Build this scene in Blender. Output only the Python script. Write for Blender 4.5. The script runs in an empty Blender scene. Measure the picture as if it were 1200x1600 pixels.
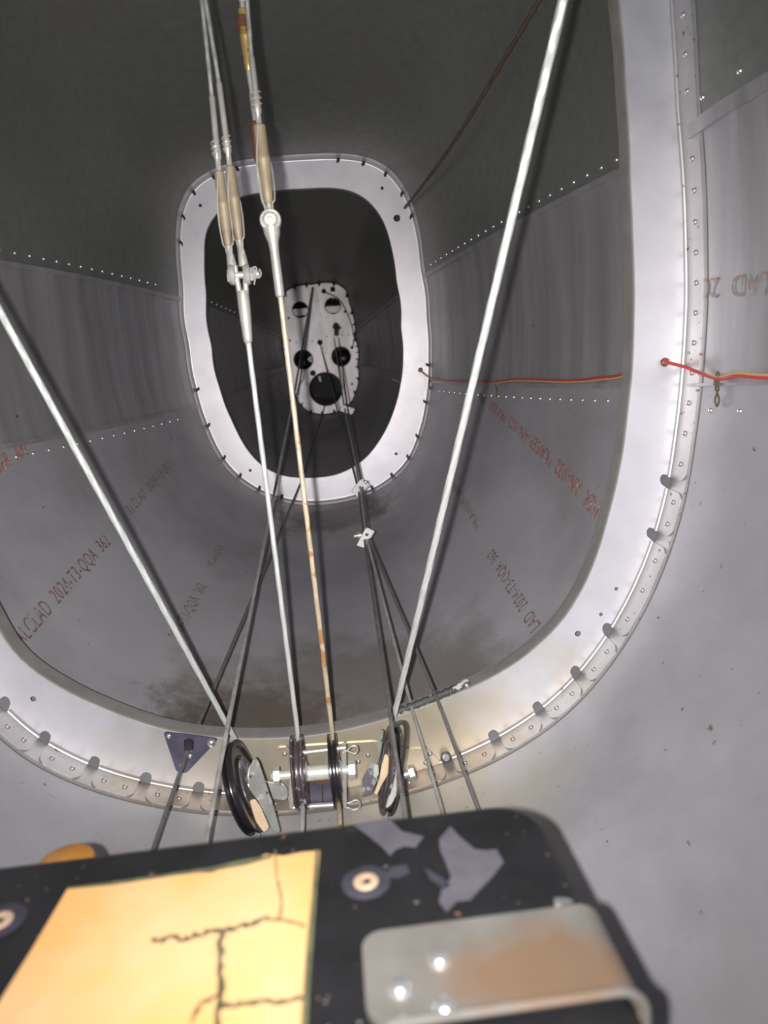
import bpy, bmesh, math, random
import numpy as np
from mathutils import Vector, Matrix
random.seed(7)
S = bpy.context.scene
COL = S.collection
# ---------------------------------------------------------------- camera
F = 1150.0; VPX, VPY = 505.0, 580.0; ROLL = math.radians(5.5)
_d = np.array([(VPX-600)/F, (800-VPY)/F, -1.0]); _d /= np.linalg.norm(_d)
_u = np.array([-math.sin(ROLL), math.cos(ROLL), 0.0]); _u -= _d*_u.dot(_d); _u /= np.linalg.norm(_u)
_r = np.cross(_d, _u)
WM = np.array([_r, _d, _u])
cam = bpy.data.cameras.new('camera'); cam_o = bpy.data.objects.new('camera', cam); COL.objects.link(cam_o)
cam_o.matrix_world = Matrix([list(map(float, WM[i]))+[0.0] for i in range(3)]+[[0, 0, 0, 1]])
cam.sensor_fit = 'VERTICAL'; cam.sensor_height = 36; cam.lens = 36*F/1600
cam.clip_start = .01
cam.dof.use_dof = True; cam.dof.focus_distance = 1.05; cam.dof.aperture_fstop = 5.2
S.camera = cam_o
# ---------------------------------------------------------------- light: phone torch beside the lens, weak daylight from the open end
w = bpy.data.worlds.new('world'); S.world = w; w.use_nodes = True
w.node_tree.nodes['Background'].inputs[0].default_value = (.80, .86, 1, 1)
w.node_tree.nodes['Background'].inputs[1].default_value = .30
sp = bpy.data.lights.new('torch', 'SPOT'); sp.energy = 47; sp.color = (1, .972, .975)
sp.spot_size = math.radians(110); sp.spot_blend = 1.0; sp.shadow_soft_size = .005
sp_o = bpy.data.objects.new('torch', sp); COL.objects.link(sp_o)
sp_o.matrix_world = cam_o.matrix_world.copy(); sp_o.location = (-.024, -.01, .008)
S.view_settings.view_transform = 'Standard'; S.view_settings.look = 'None'
S.view_settings.gamma = 1; S.view_settings.use_curve_mapping = False
S.view_settings.exposure = 0.0

# ---------------------------------------------------------------- pixel helpers: a photo pixel onto a real plane
def ray(px, py): return WM@np.array([(px-600)/F, (800-py)/F, -1.0])
def at(px, py, Y): v = ray(px, py); return v*(Y/v[1])
def atz(px, py, z): v = ray(px, py); return v*(z/v[2])
def atp(px, py, P, n): v = ray(px, py); return v*(np.dot(P, n)/np.dot(v, n))
def nrm(v): v = np.array(v, float); return v/np.linalg.norm(v)

# ---------------------------------------------------------------- fuselage section shapes
Y1, Y2, Y3 = .806, 1.715, 2.90
YN = -.45
C1 = np.array([-.046, .09]); C2 = np.array([-.024, .075]); C3 = np.array([0, .08])
N = 720
TH = np.arange(N)*2*np.pi/N
def polar(pts, Y, c):
    q = np.array([at(x, y, Y) for x, y in pts]); dx = q[:, 0]-c[0]; dz = q[:, 2]-c[1]
    a = np.mod(np.arctan2(dz, dx), 2*np.pi); r = np.hypot(dx, dz); i = np.argsort(a)
    return a[i], r[i]
def smooth(r, k):
    for _ in range(k): r = (np.roll(r, 1)+2*r+np.roll(r, -1))/4
    return r
def interp(a, r, k=60):
    # spline-like: linear periodic then light smoothing
    return smooth(np.interp(TH, a, r, period=2*np.pi), k)
O2 = [(290,320),(303,295),(335,275),(378,261),(420,257),(480,252),(530,250),(570,254),(605,270),(630,303),(645,345),(655,420),(665,500),(668,560),(665,620),(652,680),(639,715),(613,743),(582,763),(530,778),(495,782),(440,777),(405,763),(375,744),(350,716),(326,664),(309,608),(298,540),(289,450),(283,390),(284,345)]
I2 = [(320,360),(320,400),(323,460),(331,540),(344,608),(364,660),(384,700),(408,728),(440,744),(480,747),(528,742),(568,720),(596,684),(616,640),(626,600),(630,560),(626,512),(619,440),(611,385),(602,350),(580,316),(552,298),(520,293),(480,295),(420,300),(380,305),(356,316),(336,336),(326,350)]
O3 = [(443,475),(444,462),(450,453),(463,448),(488,445),(507,442),(525,443),(540,453),(545,473),(550,490),(553,527),(558,570),(557,608),(547,630),(527,643),(503,647),(483,643),(470,632),(462,617),(452,570),(445,520)]
O1 = [(1047,0),(1051,60),(1056,172),(1062,230),(1067,312),(1069,400),(1067,531),(1063,600),(1053,680),(1029,811),(997,900),(957,977),(907,1047),(850,1103),(783,1147),(720,1177),(347,1237),(283,1230),(233,1220),(160,1200),(73,1160),(10,1110)]
I1 = [(967,0),(977,140),(984,281),(989,390),(990,509),(981,640),(970,728),(948,815),(926,890),(887,963),(850,1003),(800,1042),(743,1073),(700,1090),(605,1124),(515,1147),(430,1155),(333,1153),(253,1142),(200,1123),(100,1080),(33,1037),(0,1005)]
a2, q2 = polar(O2, Y2, C2); R2 = interp(a2, q2, 110)+.004
a2, q2 = polar(I2, Y2, C2); R2I = interp(a2, q2, 90)
a3, q3 = polar(O3, Y3, C3); R3 = interp(a3, q3, 12)+.003
def complete(pts, Y, c, big):
    a, r = polar(pts, Y, c)
    aa = np.where(a > np.pi, a-2*np.pi, a)            # -pi..pi
    hi = aa.max(); lo = aa.min()
    th = np.where(TH > np.pi, TH-2*np.pi, TH)
    i = np.argsort(aa); vis = np.interp(th, aa[i], r[i])
    out = vis.copy()
    m = (np.pi-th); m = np.where(m > np.pi, m-2*np.pi, m)
    mir = np.interp(m, aa[i], r[i])
    kr = np.interp(hi, aa[i], r[i])/np.interp(hi, TH, big)
    kl = np.interp(np.pi-hi, TH, big)
    for k in range(N):
        t = th[k]
        if lo <= t <= hi: continue
        if t < lo or t > np.pi-hi: out[k] = mir[k]
        else:
            out[k] = big[k]*(kr+(np.interp(hi, aa[i], r[i])/kl-kr)*(t-hi)/(np.pi-2*hi))
    return out
R1 = smooth(complete(O1, Y1, C1, R2), 60)+.004
R1I = smooth(complete(I1, Y1, C1, R2I), 60)

def lerp2(Y, v1, v2, v3):
    if Y <= Y2: return v1+(v2-v1)*(Y-Y1)/(Y2-Y1)
    return v2+(v3-v2)*(Y-Y2)/(Y3-Y2)
def cen(Y): return lerp2(Y, C1, C2, C3)
def rad(Y, t):
    f = (t % (2*np.pi))*N/(2*np.pi); i = int(f) % N; g = f-int(f); j = (i+1) % N
    return lerp2(Y, R1[i]*(1-g)+R1[j]*g, R2[i]*(1-g)+R2[j]*g, R3[i]*(1-g)+R3[j]*g)
def skin(Y, t, inset=0.0):
    c = cen(Y); r = rad(Y, t)
    p = np.array([c[0]+r*math.cos(t), Y, c[1]+r*math.sin(t)])
    if inset: p = p+inset*skin_n(Y, t)
    return p
def skin_n(Y, t):      # inward normal
    e = .004
    def q(Y, t):
        c = cen(Y); r = rad(Y, t); return np.array([c[0]+r*math.cos(t), Y, c[1]+r*math.sin(t)])
    a = q(Y+e, t)-q(Y-e, t); b = q(Y, t+3*e)-q(Y, t-3*e)
    n = nrm(np.cross(a, b)); c = cen(Y)
    if n[0]*(c[0]-q(Y, t)[0])+n[2]*(c[1]-q(Y, t)[2]) < 0: n = -n
    return n
def pix(px, py, lo=.12, hi=2.9):   # where the photo pixel meets the skin
    v = ray(px, py); v = v/v[1]
    for Y in np.arange(lo, hi, .004):
        c = cen(Y); p = v*Y; dx = p[0]-c[0]; dz = p[2]-c[1]; t = math.atan2(dz, dx)
        if math.hypot(dx, dz) >= rad(Y, t): return Y, t
    return hi, t

# ---------------------------------------------------------------- materials
def mat(name, col, rough=.45, metal=0.0, var=.0, vs=8.0, stretch=None, bump=0.0, bs=200.0, spots=None, stain_or_light=None, rvar=0.0, spec=.5):
    m = bpy.data.materials.new(name); m.use_nodes = True; nt = m.node_tree; b = nt.nodes['Principled BSDF']
    b.inputs['Roughness'].default_value = rough; b.inputs['Metallic'].default_value = metal
    b.inputs['Specular IOR Level'].default_value = spec
    b.inputs['Base Color'].default_value = (*col, 1)
    L = nt.links.new
    geo = nt.nodes.new('ShaderNodeNewGeometry')
    src = geo.outputs['Position']
    cur = None
    def noise(scale, det=6, vec=src, rr=.6):
        n = nt.nodes.new('ShaderNodeTexNoise'); n.inputs['Scale'].default_value = scale; n.inputs['Detail'].default_value = det
        n.inputs['Roughness'].default_value = rr; L(vec, n.inputs['Vector']); return n.outputs['Fac']
    def mapr(x, a, b_, c=0.0, d=1.0):
        n = nt.nodes.new('ShaderNodeMapRange'); n.inputs[1].default_value = a; n.inputs[2].default_value = b_
        n.inputs[3].default_value = c; n.inputs[4].default_value = d; L(x, n.inputs[0]); return n.outputs[0]
    def mix(fac, A, B):
        n = nt.nodes.new('ShaderNodeMix'); n.data_type = 'RGBA'
        if isinstance(fac, float): n.inputs[0].default_value = fac
        else: L(fac, n.inputs[0])
        for s_, v in ((6, A), (7, B)):
            if isinstance(v, tuple): n.inputs[s_].default_value = (*v, 1)
            else: L(v, n.inputs[s_])
        return n.outputs[2]
    if var:
        vec = src
        if stretch:
            mp = nt.nodes.new('ShaderNodeMapping'); mp.inputs['Scale'].default_value = stretch; L(src, mp.inputs['Vector']); vec = mp.outputs[0]
        f = mapr(noise(vs, 8, vec), .3, .7)
        cur = mix(f, tuple(c*(1-var) for c in col), tuple(min(1, c*(1+var)) for c in col))
        f2 = mapr(noise(3.0, 4), .35, .65)
        cur = mix(f2, cur, mix(.5, cur, tuple(c*(1-var*.8) for c in (col[0]*1.02, col[1]*.97, col[2]*.93))))
        if rvar: L(mapr(noise(vs*.7, 5, vec), .3, .7, rough-rvar, rough+rvar), b.inputs['Roughness'])
    for sp_ in (spots or []):     # (scale, threshold, colour)
        sc, th, c2 = sp_
        f = mapr(noise(sc, 3), th, th+.035)
        cur = mix(f, cur if cur is not None else col, c2)
    for st in (stain_or_light or []):      # (centre, radii, colour, strength, noise scale)
        c0, rr, c2, k, ns = st
        mp = nt.nodes.new('ShaderNodeVectorMath'); mp.operation = 'SUBTRACT'; L(src, mp.inputs[0]); mp.inputs[1].default_value = c0
        dv = nt.nodes.new('ShaderNodeVectorMath'); dv.operation = 'DIVIDE'; L(mp.outputs[0], dv.inputs[0]); dv.inputs[1].default_value = rr
        ln = nt.nodes.new('ShaderNodeVectorMath'); ln.operation = 'LENGTH'; L(dv.outputs[0], ln.inputs[0])
        ad = nt.nodes.new('ShaderNodeMath'); ad.operation = 'MULTIPLY_ADD'; L(noise(ns, 5), ad.inputs[0]); ad.inputs[1].default_value = 1.6; L(ln.outputs['Value'], ad.inputs[2])
        f = mapr(ad.outputs[0], 1.95, 1.35, 0.0, k)
        cur = mix(f, cur if cur is not None else col, c2)
    if cur is not None: L(cur, b.inputs['Base Color'])
    if bump:
        bp = nt.nodes.new('ShaderNodeBump'); bp.inputs['Strength'].default_value = bump; bp.inputs['Distance'].default_value = .001
        L(noise(bs, 3), bp.inputs['Height']); L(bp.outputs[0], b.inputs['Normal'])
    return m
DIRT = (.09, .07, .055)
M = {}
M['side'] = mat('oxidised_side_skin', (.42, .415, .43), .44, .60, .26, 9, (3, 3, .25), rvar=.06, spots=[(60, .74, (.12, .10, .09))])
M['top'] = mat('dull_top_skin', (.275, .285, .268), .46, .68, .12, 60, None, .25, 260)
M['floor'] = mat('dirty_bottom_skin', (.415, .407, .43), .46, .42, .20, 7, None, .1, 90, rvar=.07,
    spots=[(95, .70, (.13, .11, .09)), (40, .735, (.20, .15, .11))],
    stain_or_light=[((-.27, 1.12, -.33), (.22, .28, .2), (.58, .57, .60), .5, 9), ((.20, 1.15, -.34), (.22, .30, .2), (.60, .59, .63), .55, 8),  # pale patches: partly real smudges, partly extra bay light painted into the colour
           ((.03, 1.22, -.38), (.10, .25, .2), (.35, .33, .36), .5, 11),
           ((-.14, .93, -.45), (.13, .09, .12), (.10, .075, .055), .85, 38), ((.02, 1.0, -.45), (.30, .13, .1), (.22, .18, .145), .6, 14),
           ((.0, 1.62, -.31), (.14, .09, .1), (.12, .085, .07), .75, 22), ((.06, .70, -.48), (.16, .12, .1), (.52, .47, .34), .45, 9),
           ((-.15, .6, -.46), (.12, .3, .12), (.40, .37, .33), .35, 16)])
M['ring'] = mat('bright_frame_aluminium', (.70, .70, .74), .40, .70, .07, 30, None, .08, 160, rvar=.05,
    stain_or_light=[((.03, .80, -.47), (.30, .1, .13), (.62, .53, .36), .85, 7), ((-.12, .79, -.50), (.16, .08, .035), (.24, .19, .14), .7, 40)])
M['ring_far'] = mat('far_frame_aluminium', (.60, .58, .60), .42, .7, .06, 30, None, .08, 160, rvar=.04)
M['lip'] = mat('dirty_lip', (.46, .44, .42), .5, .6, .2, 30)
M['tab'] = mat('flange_tab_aluminium', (.50, .49, .49), .40, .7, .14, 22, spots=[(120, .66, (.22, .17, .12))],
    stain_or_light=[((-.1, .78, -.49), (.4, .1, .07), (.34, .27, .20), .55, 35)])
M['bulk'] = mat('bulkhead_aluminium', (.40, .375, .375), .42, .7, .22, 26, (1, 1, .4), spots=[(60, .66, (.35, .30, .27))])
M['rivet'] = mat('rivet_aluminium', (.75, .75, .77), .30, .9)
M['steel'] = mat('cable_steel', (.60, .62, .59), .42, .35, .12, 60)
M['steeldark'] = mat('greasy_cable', (.25, .245, .235), .45, .6, .3, 90)
M['steelgrey'] = mat('grey_cable', (.48, .48, .45), .42, .5, .35, 60)
M['rusty'] = mat('rusty_greased_cable', (.66, .55, .38), .35, .35, .25, 50, spots=[(45, .54, (.50, .27, .10))])
M['terminal'] = mat('swaged_terminal', (.52, .50, .46), .42, .5, .12, 60)
M['brass'] = mat('tarnished_brass', (.30, .245, .16), .58, .25, .2, 60)
M['brassyel'] = mat('greasy_brass', (.42, .30, .10), .35, .4, .25, 60, spots=[(120, .58, (.30, .09, .03))])
M['rust'] = mat('red_brown_rust', (.14, .055, .03), .6, .1, .3, 80)
M['blackpl'] = mat('black_phenolic', (.018, .016, .019), .22, 0, .2, 30, spec=.7)
M['brownpl'] = mat('brown_phenolic', (.075, .055, .06), .3, 0, .35, 60, spots=[(90, .60, (.35, .33, .33))])
M['dusty'] = mat('dusty_pulley_face', (.13, .12, .13), .5, .1, .4, 30, spots=[(50, .56, (.36, .35, .36))])
M['bracket'] = mat('grey_green_bracket', (.36, .37, .34), .4, .5, .35, 40, spots=[(70, .58, (.52, .52, .46)), (90, .66, (.12, .10, .08))])
M['brackdull'] = mat('dull_steel_eye', (.36, .35, .31), .5, .3, .3, 90)
M['edgeshade'] = mat('edge_shade', (.13, .12, .115), .7, 0, .3, 60)
M['greenp'] = mat('pale_green_hardware', (.62, .66, .58), .4, .3, .1, 60)
M['primer'] = mat('cream_primer', (.62, .48, .30), .6, 0, .15, 60)
M['purple'] = mat('purple_grey_plate', (.13, .12, .17), .3, .4, .35, 30)
M['dark'] = mat('dark_rubber_and_shade', (.03, .028, .027), .6)
M['guard'] = mat('worn_edge_rubber', (.06, .06, .058), .6, 0, .3, 60, spots=[(80, .54, (.42, .42, .39))])
M['redwire'] = mat('red_wire', (.45, .05, .045), .4)
M['yelwire'] = mat('yellow_wire', (.50, .33, .14), .45)
M['brownwire'] = mat('brown_cord', (.11, .075, .05), .6, 0, .3, 60)
M['white'] = mat('white_nylon', (.72, .71, .69), .5)
M['ink'] = mat('red_ink', (.36, .10, .08), .6, 0, .3, 90, spots=[(150, .56, (.42, .36, .35))])
M['inkbrown'] = mat('brown_ink', (.20, .11, .09), .6, 0, .3, 90, spots=[(150, .60, (.34, .31, .30))])
M['inkfaint'] = mat('faded_ink', (.36, .26, .22), .5, .5, .3, 90, spots=[(150, .52, (.42, .40, .40))])
M['pink'] = mat('pink_glint', (.75, .30, .45), .3)
M['blackbox'] = mat('black_painted_case', (.012, .012, .013), .40, 0, .3, 30, spec=.35, spots=[(190, .70, (.22, .11, .06)), (150, .705, (.16, .16, .15))])
M['chip'] = mat('bare_grey_chip', (.085, .08, .095), .5, .1, .15, 60)
M['halo'] = mat('scuffed_ring', (.032, .032, .042), .5, 0, .3, 90)
M['screwrim'] = mat('tan_screw_cup', (.42, .30, .20), .5, .2, .25, 120)
M['plate'] = mat('stained_strap', (.22, .21, .19), .36, .5, .15, 40, stain_or_light=[(tuple(float(q) for q in atz(855, 1515, -.266)), (.05, .026, .05), (.25, .15, .085), .8, 45)])
M['domerivet'] = mat('polished_rivet', (.85, .85, .85), .25, .9)
M['orange'] = mat('amber_plastic', (.36, .16, .03), .4, 0, .2, 60)
M['hole'] = mat('hole_dark', (.01, .01, .01), .8)

# ---------------------------------------------------------------- object helpers
LOC = {}
def T(v): return Vector((float(v[0]), float(v[1]), float(v[2])))
def tag(o, label=None, cat=None, group=None, kind=None):
    if label: o['label'] = label
    if cat: o['category'] = cat
    if group: o['group'] = group
    if kind: o['kind'] = kind
    return o
def empty(name, loc, label, cat, group=None):
    o = bpy.data.objects.new(name, None); COL.objects.link(o); o.location = T(loc); o.empty_display_size = .02
    LOC[o] = np.array(loc, float); return tag(o, label, cat, group)
def mobj(name, V, Fc, m, parent=None, smooth=True, origin=None):
    V = np.array(V, float)
    if parent is not None: off = LOC.get(parent, np.zeros(3))
    elif origin is not None: off = np.array(origin, float)
    else: off = np.array([V[:, 0].mean(), V[:, 1].mean(), V[:, 2].min()])
    me = bpy.data.meshes.new(name); me.from_pydata([tuple(v) for v in (V-off)], [], [tuple(f) for f in Fc]); me.update()
    if isinstance(m, str): m = M[m]
    me.materials.append(m)
    if smooth:
        me.polygons.foreach_set('use_smooth', [True]*len(me.polygons))
        try: me.set_sharp_from_angle(angle=math.radians(38))
        except Exception: pass
    o = bpy.data.objects.new(name, me); COL.objects.link(o)
    if parent is not None: o.parent = parent; LOC[o] = off
    else: o.location = T(off); LOC[o] = off
    return o
class MB:
    def __init__(s): s.V = []; s.F = []
    def add(s, V, Fc):
        k = len(s.V); s.V += [tuple(v) for v in V]; s.F += [tuple(i+k for i in f) for f in Fc]; return s
    def build(s, *a, **k): return mobj(a[0], s.V, s.F, *a[1:], **k)
def frame_of(a):
    a = nrm(a); b = np.array([0, 0, 1.0]) if abs(a[2]) < .9 else np.array([1.0, 0, 0])
    e1 = nrm(np.cross(b, a)); return e1, np.cross(a, e1)
def sweep(P, r, seg=10, lobes=0, lay=.03, amp=.12, cap=True):
    """tube along polyline P; with lobes it is a laid wire rope"""
    P = np.array(P, float); n = len(P)
    tg = np.gradient(P, axis=0); tg /= np.linalg.norm(tg, axis=1)[:, None]
    e1, e2 = frame_of(tg[0]); V = []; s = 0
    for i in range(n):
        if i: s += np.linalg.norm(P[i]-P[i-1])
        e1 = nrm(e1-tg[i]*e1.dot(tg[i])); e2 = np.cross(tg[i], e1)
        R = r[i] if hasattr(r, '__len__') else r
        for k in range(seg):
            a = 2*np.pi*k/seg
            rr = R*(1+(amp*abs(math.cos((a*lobes-2*np.pi*s/lay*1.0)/2))-amp*.6 if lobes else 0))
            V.append(P[i]+rr*(math.cos(a)*e1+math.sin(a)*e2))
    Fc = [(i*seg+k, i*seg+(k+1) % seg, (i+1)*seg+(k+1) % seg, (i+1)*seg+k) for i in range(n-1) for k in range(seg)]
    if cap: Fc += [tuple(range(seg))[::-1], tuple((n-1)*seg+k for k in range(seg))]
    return V, Fc
def resample(P, step):
    P = np.array(P, float); d = np.r_[0, np.cumsum(np.linalg.norm(np.diff(P, axis=0), axis=1))]
    n = max(2, int(d[-1]/step)+1); s = np.linspace(0, d[-1], n)
    return np.stack([np.interp(s, d, P[:, k]) for k in range(3)], 1)
def curve3(P, n=12):       # Catmull-Rom
    P = np.array(P, float); Q = np.vstack([2*P[0]-P[1], P, 2*P[-1]-P[-2]]); out = []
    for i in range(1, len(Q)-2):
        for t in np.linspace(0, 1, n, endpoint=False):
            a, b, c, d = Q[i-1], Q[i], Q[i+1], Q[i+2]
            out.append(.5*((2*b)+(-a+c)*t+(2*a-5*b+4*c-d)*t*t+(-a+3*b-3*c+d)*t**3))
    out.append(P[-1]); return np.array(out)
def lathe(A, B, prof, seg=20):
    """revolve (t, r) about the axis A->B; t is 0..1 along it"""
    A = np.array(A, float); B = np.array(B, float); ax = B-A; e1, e2 = frame_of(ax)
    V = []; n = len(prof)
    for t, r in prof:
        for k in range(seg):
            a = 2*np.pi*k/seg; V.append(A+ax*t+max(r, 1e-5)*(math.cos(a)*e1+math.sin(a)*e2))
    Fc = [(i*seg+k, i*seg+(k+1) % seg, (i+1)*seg+(k+1) % seg, (i+1)*seg+k) for i in range(n-1) for k in range(seg)]
    Fc += [tuple(range(seg))[::-1], tuple((n-1)*seg+k for k in range(seg))]
    return V, Fc
def circ(cx, cy, r, n=20): return [(cx+r*math.cos(2*math.pi*k/n), cy+r*math.sin(2*math.pi*k/n)) for k in range(n)]
def plate2d(outer, holes, th, f3, bevel=0.0):
    """flat plate with real holes; 2-D loops in metres mapped to 3-D by f3(x, y, h)"""
    cu = bpy.data.curves.new('tmp', 'CURVE'); cu.dimensions = '2D'; cu.fill_mode = 'BOTH'; cu.extrude = th/2
    if bevel: cu.bevel_depth = bevel; cu.bevel_resolution = 2; cu.offset = -bevel; cu.extrude = max(th/2-bevel, 0)
    for lp in [outer]+list(holes):
        s = cu.splines.new('POLY'); s.points.add(len(lp)-1)
        for i, (x, y) in enumerate(lp): s.points[i].co = (x*10, y*10, 0, 1)
        s.use_cyclic_u = True
    cu.extrude *= 10; cu.bevel_depth *= 10; cu.offset *= 10
    o = bpy.data.objects.new('tmp', cu); COL.objects.link(o); dg = bpy.context.evaluated_depsgraph_get(); dg.update()
    me = bpy.data.meshes.new_from_object(o.evaluated_get(dg))
    V = [f3(v.co.x/10, v.co.y/10, v.co.z/10) for v in me.vertices]; Fc = [tuple(p.vertices) for p in me.polygons]
    bpy.data.objects.remove(o); bpy.data.curves.remove(cu); bpy.data.meshes.remove(me)
    return V, Fc
def roundpoly(P, r, n=5):
    out = []; P = [np.array(p, float) for p in P]; m = len(P)
    for i in range(m):
        a, b, c = P[i-1], P[i], P[(i+1) % m]
        u = a-b; v = c-b; lu = np.linalg.norm(u); lv = np.linalg.norm(v); rr = min(r, lu*.45, lv*.45)
        p0 = b+u/lu*rr; p1 = b+v/lv*rr
        for t in np.linspace(0, 1, n): out.append(tuple((1-t)**2*p0+2*t*(1-t)*b+t*t*p1))
    return out
def flatpoly(pts, Pt, n, th, round_=0.0, holes=(), bevel=0.0):
    """photo outline unprojected on a real plane through Pt with normal n, given thickness th"""
    n = nrm(n); e1, e2 = frame_of(n); Pt = np.array(Pt, float)
    def to2(p): q = atp(p[0], p[1], Pt, n)-Pt; return (q.dot(e1), q.dot(e2))
    o = [to2(p) for p in pts]
    if round_: o = roundpoly(o, round_)
    H = []
    for (hx, hy, hr) in holes:
        c = to2((hx, hy)); H.append(circ(c[0], c[1], hr, 16))
    return plate2d(o, H, th, lambda x, y, h: Pt+e1*x+e2*y+n*h, bevel)
def box(c, s, R=None):
    c = np.array(c, float); V = []
    for i in (-1, 1):
        for j in (-1, 1):
            for k in (-1, 1):
                v = np.array([i*s[0]/2, j*s[1]/2, k*s[2]/2]); V.append(c+(R@v if R is not None else v))
    return V, [(0,1,3,2),(4,6,7,5),(0,4,5,1),(2,3,7,6),(0,2,6,4),(1,5,7,3)]

# shared dome rivet
def dome_mesh(name, r, m, seg=10):
    V, Fc = [], []
    prof = [(0, r), (.35*r, r*.93), (.6*r, r*.66), (.75*r, r*.3)]
    for h, q in prof:
        for k in range(seg): a = 2*math.pi*k/seg; V.append((q*math.cos(a), q*math.sin(a), h))
    V.append((0, 0, .78*r)); t = len(V)-1
    for i in range(3):
        for k in range(seg): Fc.append((i*seg+k, i*seg+(k+1) % seg, (i+1)*seg+(k+1) % seg, (i+1)*seg+k))
    for k in range(seg): Fc.append((3*seg+k, 3*seg+(k+1) % seg, t))
    me = bpy.data.meshes.new(name); me.from_pydata(V, [], Fc); me.update(); me.materials.append(M[m])
    me.polygons.foreach_set('use_smooth', [True]*len(me.polygons)); return me
RIV = dome_mesh('rivet', .0030, 'rivet'); RIVB = dome_mesh('large_rivet', .0052, 'domerivet', 16); RIVT = dome_mesh('tab_rivet', .0030, 'tab')
def rivet(p, n, parent, me=None, name='rivet'):
    o = bpy.data.objects.new(name, me or RIV); COL.objects.link(o); n = nrm(n); e1, e2 = frame_of(n)
    off = LOC.get(parent, np.zeros(3)); q = np.array(p)-off
    o.parent = parent
    o.matrix_local = Matrix([[float(e1[i]), float(e2[i]), float(n[i]), float(q[i])] for i in range(3)]+[[0, 0, 0, 1]])
    return o

# ---------------------------------------------------------------- skins (the shell of the tail cone)
def seamline(pts):
    q = [pix(*p) for p in pts]; ys = np.array([a for a, b in q]); ts = np.unwrap(np.array([b for a, b in q])); i = np.argsort(ys)
    k = np.polyfit(ys[i], ts[i], 1); return (lambda Y, k=k, a=ys.min(), b=ys.max(): float(np.polyval(k, min(max(Y, a-.5), b+.1))))
SRU_n = seamline([(1200,128),(1150,157),(1100,187)])
SRU_f = seamline([(966,266),(900,303),(830,342),(740,390),(672,425)])
SRL = seamline([(1200,606),(1100,604),(970,603),(870,601),(760,600),(680,599)])
SLU = seamline([(0,408),(60,420),(140,437),(220,454),(278,465)])
SLL = seamline([(0,700),(80,684),(170,665),(250,648),(305,636)])
def SRU(Y):
    if Y < Y1-.06: return SRU_n(Y)
    if Y > Y1+.06: return SRU_f(Y)
    g = (Y-Y1+.06)/.12; return SRU_n(Y)*(1-g)+SRU_f(Y)*g
def S_(f, lo, hi):
    def g(Y):
        t = f(Y) % (2*math.pi); return t
    return g
def un(t): return t % (2*math.pi)
YS = list(np.linspace(YN, Y1, 34))+list(np.linspace(Y1, Y2, 34))[1:]+list(np.linspace(Y2, 3.35, 24))[1:]
def wall(name, fa, fb, n, m):
    """skin sheet between two seam lines; sheet thickness 1.2 mm outward"""
    V = []; Fc = []
    for Y in YS:
        a = un(fa(Y)); b = un(fb(Y))
        if b < a: b += 2*math.pi
        for k in range(n+1): V.append(skin(Y, a+(b-a)*k/n))
    w_ = n+1; R = len(YS); base = len(V)
    for Y_i, Y in enumerate(YS):
        c = cen(Y)
        for k in range(w_):
            p = np.array(V[Y_i*w_+k]); dr = nrm([p[0]-c[0], 0, p[2]-c[1]]); V.append(p+dr*.002)
    for i in range(R-1):
        for k in range(n):
            a = i*w_+k; Fc.append((a, a+1, a+w_+1, a+w_)); Fc.append((base+a, base+a+w_, base+a+w_+1, base+a+1))
    for i in range(R-1):
        a = i*w_; Fc.append((a, a+w_, base+a+w_, base+a)); a = i*w_+n; Fc.append((a+w_, a, base+a, base+a+w_))
    for k in range(n):
        Fc.append((k+1, k, base+k, base+k+1)); a = (R-1)*w_+k; Fc.append((a, a+1, base+a+1, base+a))
    o = mobj(name, V, Fc, m, origin=(0, 0, 0)); o['kind'] = 'structure'; LOC[o] = np.zeros(3); return o
wr = wall('wall_right', SRL, SRU, 46, 'side')
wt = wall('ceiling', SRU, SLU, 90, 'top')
wl = wall('wall_left', SLU, SLL, 40, 'side')
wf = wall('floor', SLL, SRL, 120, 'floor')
# rear closure of the cone, behind the bulkhead, painted dark in place of real shade
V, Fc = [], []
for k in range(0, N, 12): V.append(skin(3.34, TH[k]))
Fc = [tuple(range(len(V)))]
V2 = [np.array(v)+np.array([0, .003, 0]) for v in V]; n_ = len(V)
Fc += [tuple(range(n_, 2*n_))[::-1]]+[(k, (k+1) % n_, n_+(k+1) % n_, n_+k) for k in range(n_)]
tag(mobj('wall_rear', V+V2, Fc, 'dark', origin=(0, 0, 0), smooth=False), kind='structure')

# lap strips along the seams (folded sheet edges) and their rivet rows
def strip(parent, f, Ya, Yb, off, wd, hgt, m='side', n=40, name='lap_strip'):
    V = []
    for Y in np.linspace(Ya, Yb, n):
        t = f(Y); R = rad(Y, t)
        for (o, h) in ((off, 0), (off, hgt), (off+wd, hgt), (off+wd, 0)): V.append(skin(Y, t+o/R, h))
    Fc = [(i*4+k, i*4+(k+1) % 4, i*4+4+(k+1) % 4, i*4+4+k) for i in range(n-1) for k in range(4)]+[(0, 1, 2, 3), (4*n-1, 4*n-2, 4*n-3, 4*n-4)]
    return mobj(name, V, Fc, m, parent, smooth=False)
strip(wt, SRU, Y1+.05, Y2-.02, -.004, .008, .0035)
strip(wt, SRU, .05, Y1-.015, -.008, .014, .006)
strip(wr, SRL, Y1+.03, Y2-.02, -.002, .006, .006)
strip(wr, SRL, .05, Y1-.012, -.001, .003, .006)
strip(wl, SLU, .3, Y2-.02, -.003, .008, .004)
strip(wl, SLL, .3, Y2-.02, -.003, .007, .004)
for f, pr in ((SRU, wt), (SLU, wl)): strip(pr, f, Y2+.03, Y3-.02, -.003, .006, .003)
strip(wr, SRL, Y2+.03, Y3-.02, -.002, .006, .004)
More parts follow.
